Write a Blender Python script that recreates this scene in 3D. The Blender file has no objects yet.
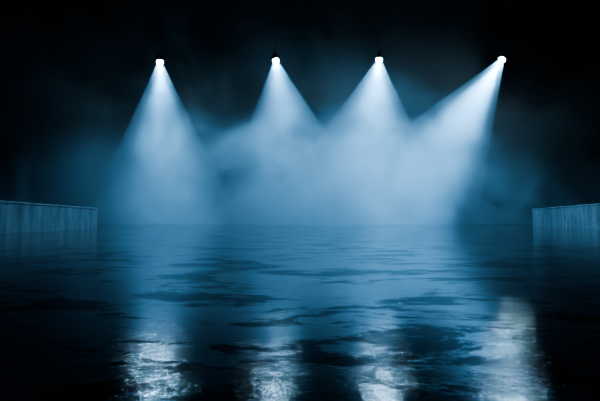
import bpy, bmesh, math, random
from mathutils import Vector, Matrix, noise as mnoise
random.seed(4)
scene = bpy.context.scene
col = scene.collection
scene.view_settings.view_transform = 'AgX'
scene.view_settings.look = 'AgX - Medium High Contrast'

# ---------------------------------------------------------------- helpers
def new_mat(name):
    m = bpy.data.materials.new(name); m.use_nodes = True
    nt = m.node_tree; nt.nodes.clear()
    out = nt.nodes.new('ShaderNodeOutputMaterial')
    return m, nt, out
def N(nt, t, **kw):
    n = nt.nodes.new(t)
    for k, v in kw.items(): setattr(n, k, v)
    return n
def math_node(nt, op, a, b=None, clamp=False):
    n = nt.nodes.new('ShaderNodeMath'); n.operation = op; n.use_clamp = clamp
    for i, v in enumerate((a, b)):
        if v is None: continue
        if isinstance(v, (int, float)): n.inputs[i].default_value = v
        else: nt.links.new(v, n.inputs[i])
    return n.outputs[0]
def maprange(nt, v, a, b, c, d, smooth=False):
    n = nt.nodes.new('ShaderNodeMapRange')
    if smooth: n.interpolation_type = 'SMOOTHSTEP'
    nt.links.new(v, n.inputs[0])
    for i, x in enumerate((a, b, c, d)): n.inputs[i+1].default_value = x
    return n.outputs[0]
def noise(nt, co, scale, detail=3, rough=.5, dist=0, loc=(0,0,0), sc=(1,1,1)):
    mp = nt.nodes.new('ShaderNodeMapping'); nt.links.new(co, mp.inputs[0])
    mp.inputs['Location'].default_value = loc; mp.inputs['Scale'].default_value = sc
    n = nt.nodes.new('ShaderNodeTexNoise'); nt.links.new(mp.outputs[0], n.inputs['Vector'])
    n.inputs['Scale'].default_value = scale; n.inputs['Detail'].default_value = detail
    n.inputs['Roughness'].default_value = rough; n.inputs['Distortion'].default_value = dist
    return n.outputs[0]
def mesh_obj(name, bm, mat, smooth=False):
    me = bpy.data.meshes.new(name); bm.to_mesh(me); bm.free()
    if smooth:
        for p in me.polygons: p.use_smooth = True
    me.materials.append(mat)
    o = bpy.data.objects.new(name, me); col.objects.link(o); return o
def box_bm(x0, x1, y0, y1, z0, z1):
    bm = bmesh.new()
    bmesh.ops.create_cube(bm, size=1, matrix=Matrix.Translation(((x0+x1)/2,(y0+y1)/2,(z0+z1)/2)) @ Matrix.Diagonal((x1-x0,y1-y0,z1-z0,1)))
    return bm

# ---------------------------------------------------------------- materials
def floor_mat():
    m, nt, out = new_mat('wet_asphalt')
    co = N(nt, 'ShaderNodeNewGeometry').outputs['Position']
    patch = noise(nt, co, 1.6, 10, .76, .3, sc=(.5, 1, 1), loc=(7, 3, 0))
    dry = maprange(nt, patch, .45, .53, 1, 0, True)          # 0 = standing water
    grain = noise(nt, co, 90, 3, .7)
    fine = noise(nt, co, 32, 5, .66, .2, loc=(5, 1, 0))
    rip = noise(nt, co, 1.6, 3, .5, .4, loc=(11, 2, 0), sc=(.6, 1, 1))
    h = math_node(nt, 'ADD', math_node(nt, 'MULTIPLY', grain, .0008), math_node(nt, 'MULTIPLY', fine, .0033))
    h = math_node(nt, 'MULTIPLY', h, math_node(nt, 'ADD', math_node(nt, 'MULTIPLY', dry, .12), .33))
    h = math_node(nt, 'ADD', h, math_node(nt, 'MULTIPLY', rip, .0007))
    b = N(nt, 'ShaderNodeBump'); b.inputs['Strength'].default_value = 1; b.inputs['Distance'].default_value = 1
    nt.links.new(h, b.inputs['Height'])
    p = N(nt, 'ShaderNodeBsdfPrincipled')
    cr = N(nt, 'ShaderNodeValToRGB'); nt.links.new(patch, cr.inputs[0])
    cr.color_ramp.elements[0].position = .4; cr.color_ramp.elements[1].position = .6
    cr.color_ramp.elements[0].color = (.003, .004, .005, 1); cr.color_ramp.elements[1].color = (.03, .033, .036, 1)
    nt.links.new(cr.outputs[0], p.inputs['Base Color'])
    nt.links.new(math_node(nt, 'ADD', math_node(nt, 'MULTIPLY', dry, .02), .010), p.inputs['Roughness'])
    p.inputs['IOR'].default_value = 1.33
    nt.links.new(maprange(nt, dry, 0, 1, .9, .05), p.inputs['Specular IOR Level'])
    nt.links.new(b.outputs[0], p.inputs['Normal'])
    nt.links.new(p.outputs[0], out.inputs[0])
    return m
def wall_mat():
    m, nt, out = new_mat('stained_concrete')
    co = N(nt, 'ShaderNodeNewGeometry').outputs['Position']
    a = noise(nt, co, 1.3, 6, .65, .3, sc=(1, 1, .35))
    f = noise(nt, co, 9, 4, .6)
    s = noise(nt, co, 2.2, 4, .6, 0, sc=(1, 1, .06))
    v = math_node(nt, 'ADD', math_node(nt, 'MULTIPLY', a, .6), math_node(nt, 'MULTIPLY', s, .4))
    cr = N(nt, 'ShaderNodeValToRGB'); nt.links.new(v, cr.inputs[0])
    e = cr.color_ramp.elements
    e[0].position = .34; e[0].color = (.10, .11, .12, 1); e[1].position = .66; e[1].color = (.32, .34, .35, 1)
    p = N(nt, 'ShaderNodeBsdfPrincipled'); nt.links.new(cr.outputs[0], p.inputs['Base Color'])
    p.inputs['Roughness'].default_value = .75
    b = N(nt, 'ShaderNodeBump'); b.inputs['Strength'].default_value = .5; b.inputs['Distance'].default_value = .05
    nt.links.new(math_node(nt, 'ADD', f, a), b.inputs['Height']); nt.links.new(b.outputs[0], p.inputs['Normal'])
    nt.links.new(p.outputs[0], out.inputs[0]); return m
def plain_mat(name, c, rough, metal=0):
    m, nt, out = new_mat(name)
    co = N(nt, 'ShaderNodeTexCoord').outputs['Object']
    n = noise(nt, co, 6, 3)
    cr = N(nt, 'ShaderNodeValToRGB'); nt.links.new(n, cr.inputs[0])
    cr.color_ramp.elements[0].color = (c[0]*.7, c[1]*.7, c[2]*.7, 1); cr.color_ramp.elements[1].color = (*c, 1)
    p = N(nt, 'ShaderNodeBsdfPrincipled'); nt.links.new(cr.outputs[0], p.inputs['Base Color'])
    p.inputs['Roughness'].default_value = rough; p.inputs['Metallic'].default_value = metal
    nt.links.new(p.outputs[0], out.inputs[0]); return m
def lens_mat(strength):
    m, nt, out = new_mat('glowing_lens')
    e = N(nt, 'ShaderNodeEmission'); e.inputs[0].default_value = (.46, .78, 1, 1); e.inputs[1].default_value = strength
    nt.links.new(e.outputs[0], out.inputs[0]); return m
FOGC = (.74, .88, .96, 1)
BC, BR = Vector((-2, 48, 0)), Vector((30, 9.6, 15))     # fog bank centre and radii
def bank_mat():
    m, nt, out = new_mat('drifting_fog')
    co = N(nt, 'ShaderNodeNewGeometry').outputs['Position']
    mp = N(nt, 'ShaderNodeMapping'); nt.links.new(co, mp.inputs[0])
    mp.inputs['Scale'].default_value = (1/BR.x, 1/BR.y, 1/BR.z)
    mp.inputs['Location'].default_value = (-BC.x/BR.x, -BC.y/BR.y, 0)
    ln = N(nt, 'ShaderNodeVectorMath', operation='LENGTH'); nt.links.new(mp.outputs[0], ln.inputs[0])
    soft = maprange(nt, ln.outputs['Value'], 0, .94, 1, 0, True)
    n1 = noise(nt, co, .2, 3, .6, .6, loc=(2, 0, 5))
    wv = maprange(nt, n1, .36, .64, .4, 1.5, True)
    d = math_node(nt, 'MULTIPLY', math_node(nt, 'MULTIPLY', soft, wv), .022)
    v = N(nt, 'ShaderNodeVolumePrincipled'); v.inputs['Color'].default_value = FOGC
    nt.links.new(d, v.inputs['Density']); nt.links.new(v.outputs[0], out.inputs['Volume']); return m
def haze_mat(name, dens, lo, hi, scale, fade=None, loc=(2, 0, 5)):
    m, nt, out = new_mat(name)
    co = N(nt, 'ShaderNodeNewGeometry').outputs['Position']
    n1 = noise(nt, co, scale, 3, .6, .6, loc=loc)
    d = math_node(nt, 'MULTIPLY', maprange(nt, n1, .38, .62, lo, hi, True), dens)
    if fade:
        sep = N(nt, 'ShaderNodeSeparateXYZ'); nt.links.new(co, sep.inputs[0])
        d = math_node(nt, 'MULTIPLY', d, maprange(nt, math_node(nt, 'ABSOLUTE', sep.outputs[0]), fade[0], fade[1], 1, .25, True))
        d = math_node(nt, 'MULTIPLY', d, maprange(nt, sep.outputs[2], 6, 31, 1, .2, True))
    v = N(nt, 'ShaderNodeVolumePrincipled'); v.inputs['Color'].default_value = FOGC
    nt.links.new(d, v.inputs['Density']); nt.links.new(v.outputs[0], out.inputs['Volume']); return m

M_floor, M_wall = floor_mat(), wall_mat()
M_black = plain_mat('black_painted_steel', (.012, .013, .014), .6, .3)
M_dark = plain_mat('dark_cladding', (.006, .007, .009), .9)
M_beam = haze_mat('lit_haze', .029, .55, 1.4, .14)

# ---------------------------------------------------------------- setting
def struct(o, label, cat):
    o['kind'] = 'structure'; o['label'] = label; o['category'] = cat
struct(mesh_obj('floor', box_bm(-62, 62, -6, 72, -.4, 0), M_floor), 'dark wet asphalt floor with shallow puddles', 'floor')
struct(mesh_obj('wall_back', box_bm(-62, 62, 72, 72.4, 0, 34), M_dark), 'black backdrop wall lost in fog', 'wall')
struct(mesh_obj('ceiling', box_bm(-62, 62, -6, 72.4, 34, 34.4), M_dark), 'unlit black ceiling high above the floor', 'ceiling')
def low_wall(name, a, b, h, t, side, label):
    a, b = Vector((*a, 0)), Vector((*b, 0)); d = (b-a); L = d.length; d.normalize()
    n = Vector((-d.y, d.x, 0)) * side
    bm = bmesh.new()
    prof = [(0, 0), (0, h-.12), (-.05, h-.09), (-.05, h-.02), (-.02, h), (t+.02, h), (t+.05, h-.02), (t+.05, h-.09), (t, h-.12), (t, 0)]
    rows = []
    segs = 24
    for i in range(segs+1):
        p = a + d*L*i/segs
        rows.append([bm.verts.new(p + n*u + Vector((0, 0, z))) for u, z in prof])
    for r0, r1 in zip(rows, rows[1:]):
        for k in range(len(prof)):
            k2 = (k+1) % len(prof)
            bm.faces.new((r0[k], r0[k2], r1[k2], r1[k]))
    bm.faces.new(rows[0]); bm.faces.new(rows[-1])
    bmesh.ops.recalc_face_normals(bm, faces=bm.faces)
    struct(mesh_obj(name, bm, M_wall), label, 'wall')
low_wall('wall_left', (-12.9, 9), (-15.2, 30), 1.53, .5, 1, 'low stained concrete barrier wall with a flat coping')
low_wall('wall_right', (20.2, 22), (25, 43), 1.85, .5, -1, 'low weathered concrete barrier wall beside the fog')

# ---------------------------------------------------------------- fog bank (billowy hull, density fades out inside it)
bm = bmesh.new()
bmesh.ops.create_icosphere(bm, subdivisions=4, radius=1)
for v in bm.verts:
    c = v.co.copy()
    k = .96 + .06*mnoise.noise(c*3.1)
    v.co = Vector((BC.x + c.x*BR.x*k, BC.y + c.y*BR.y*k, max(.02, c.z*BR.z*k)))
fog = mesh_obj('fog_bank', bm, bank_mat(), True)
fog['kind'] = 'stuff'; fog['label'] = 'pale blue drifting fog bank lying on the wet floor'; fog['category'] = 'fog'
haze = mesh_obj('smoke_haze', box_bm(-60, 60, 57.8, 71.5, .03, 33.5), haze_mat('thin_smoke', .17, .25, 1.6, .075, (32, 60), loc=(-3, 2, 1.5)))
haze['kind'] = 'stuff'; haze['label'] = 'thin dark blue smoke drifting behind the spotlights'; haze['category'] = 'smoke'

# ---------------------------------------------------------------- spotlights
def lathe(bm, prof, seg=40):
    rings = []
    for r, z in prof:
        if r < 1e-5: rings.append([bm.verts.new((0, 0, z))])
        else: rings.append([bm.verts.new((r*math.cos(2*math.pi*i/seg), r*math.sin(2*math.pi*i/seg), z)) for i in range(seg)])
    for a, b in zip(rings, rings[1:]):
        for i in range(seg):
            j = (i+1) % seg
            if len(a) == 1 and len(b) == 1: continue
            if len(a) == 1: bm.faces.new((a[0], b[i], b[j]))
            elif len(b) == 1: bm.faces.new((a[i], b[0], a[j]))
            else: bm.faces.new((a[i], b[i], b[j], a[j]))
    bmesh.ops.recalc_face_normals(bm, faces=bm.faces)
ZC = 34
def spotlight(pos, aim, cone, power, wide, lens_s, label):
    pos, aim = Vector(pos), Vector(aim)
    root = bpy.data.objects.new('spotlight', None); col.objects.link(root); root.location = pos
    root['label'] = label; root['category'] = 'spotlight'; root['group'] = 'ceiling spotlights over the wet floor'
    d = (aim-pos).normalized()
    q = d.to_track_quat('-Z', 'Y')      # local -Z is the beam
    def add(name, bm, mat, rot=True, smooth=True, label=None):
        o = mesh_obj(name, bm, mat, smooth); o.parent = root
        if rot: o.rotation_mode = 'QUATERNION'; o.rotation_quaternion = q
        if label: o['label'] = label
        return o
    bm = bmesh.new()
    lathe(bm, [(0, .85), (.18, .83), (.25, .77), (.25, .68), (.29, .66), (.29, .62), (.25, .6), (.28, .5), (.34, .38), (.38, .2), (.4, .02), (.43, 0), (.44, -.06), (.41, -.08), (.38, -.05), (.36, .05), (.25, .35), (0, .45)])
    add('housing', bm, M_black)
    bm = bmesh.new()
    lathe(bm, [(.36, -.02), (.37, -.12), (.35, -.24), (.29, -.35), (.19, -.43), (.09, -.465), (0, -.475)])
    add('lens', bm, lens_mat(lens_s), label='glowing white domed lens')
    bm = bmesh.new()
    pts = []
    for i in range(25):
        t = math.pi*i/24
        pts.append((.54*math.cos(t), .2+.78*math.sin(t)))
    for (x0, z0), (x1, z1) in zip(pts, pts[1:]):
        vs = []
        for x, z in ((x0, z0), (x1, z1)):
            r = Vector((x, 0, z-.2)).normalized()*.02
            for s, y in ((-1, -.05), (1, -.05), (1, .05), (-1, .05)):
                vs.append(bm.verts.new((x+r.x*s, y, z+r.z*s)))
        for k in range(4):
            k2 = (k+1) % 4
            bm.faces.new((vs[k], vs[k2], vs[4+k2], vs[4+k]))
    bmesh.ops.remove_doubles(bm, verts=bm.verts, dist=.001)
    for sx in (-1, 1):
        bmesh.ops.create_cone(bm, segments=16, radius1=.06, radius2=.06, depth=.26, cap_ends=True,
            matrix=Matrix.Translation((sx*.45, 0, .2)) @ Matrix.Rotation(math.pi/2, 4, 'Y'))
    add('yoke', bm, M_black, rot=False, smooth=False)
    bm = bmesh.new()
    L = ZC - pos.z - .98
    bmesh.ops.create_cone(bm, segments=16, radius1=.02, radius2=.02, depth=L, cap_ends=True, matrix=Matrix.Translation((0, 0, .98+L/2)))
    bmesh.ops.create_cone(bm, segments=16, radius1=.09, radius2=.05, depth=.14, cap_ends=True, matrix=Matrix.Translation((0, 0, 1.05)))
    add('hanging_rod', bm, M_black, rot=False, smooth=False)
    # haze lit inside the beam: a closed cone from just below the lens down to the floor
    bm = bmesh.new()
    rot = q.to_matrix()
    ta = math.tan(math.radians(cone/2+.5))
    top, bot = [], []
    for i in range(48):
        a = 2*math.pi*i/48
        e = rot @ Vector((math.cos(a)*ta, math.sin(a)*ta, -1))
        s = rot @ Vector((math.cos(a)*.4, math.sin(a)*.4, -.5))
        t = (-(pos.z + s.z) + .025)/e.z
        top.append(bm.verts.new(s)); bot.append(bm.verts.new(s + e*t))
    for i in range(48):
        j = (i+1) % 48
        bm.faces.new((top[i], top[j], bot[j], bot[i]))
    bm.faces.new(top[::-1]); bm.faces.new(bot)
    bmesh.ops.recalc_face_normals(bm, faces=bm.faces)
    add('light_beam', bm, M_beam, rot=False, smooth=False, label='cone of pale blue haze lit by the lamp')
    def lamp(nm, ang, blend, pw, rad):
        l = bpy.data.lights.new(nm, 'SPOT'); l.energy = pw; l.color = (.18, .51, .90)
        l.spot_size = math.radians(ang); l.spot_blend = blend; l.shadow_soft_size = rad
        o = bpy.data.objects.new(nm, l); col.objects.link(o); o.parent = root
        o.rotation_mode = 'QUATERNION'; o.rotation_quaternion = q; o.location = d*.6
    lamp('beam_lamp', cone, .95, power, .1)
    if wide: lamp('spill_lamp', 172, .4, wide, .1)

D = 50; H = 20.75
P = 128000
spotlight((-17.85, D, H+.1), (-15.2, 45.5, 0), 41, P*.85, P*.12, 650, 'black ceiling spotlight aiming nearly straight down')
spotlight((-3.1, D, H+.3), (-.6, 45.5, 0), 47, P*.34, P*.12, 300, 'black ceiling spotlight with a soft dim beam')
spotlight((10.1, D, H+.4), (6.8, 45.5, 0), 52, P*.78, P*.12, 550, 'black ceiling spotlight with a wide misty beam')
spotlight((25.8, D, H+.4), (10.6, 45.5, 0), 36, P*2.8, P*.12, 800, 'black ceiling spotlight tilted sharply with a strong beam')

# ---------------------------------------------------------------- world, camera
w = bpy.data.worlds.new('night'); scene.world = w; w.use_nodes = True
nt = w.node_tree
nt.nodes['Background'].inputs[0].default_value = (.01, .03, .06, 1)
nt.nodes['Background'].inputs[1].default_value = .1
cam = bpy.data.cameras.new('camera'); co_ = bpy.data.objects.new('camera', cam); col.objects.link(co_)
cam.sensor_width = 36; cam.lens = 24; cam.clip_end = 300
co_.location = (0, 0, .6); co_.rotation_euler = (math.radians(90) + math.atan(20/400), 0, 0)
scene.camera = co_
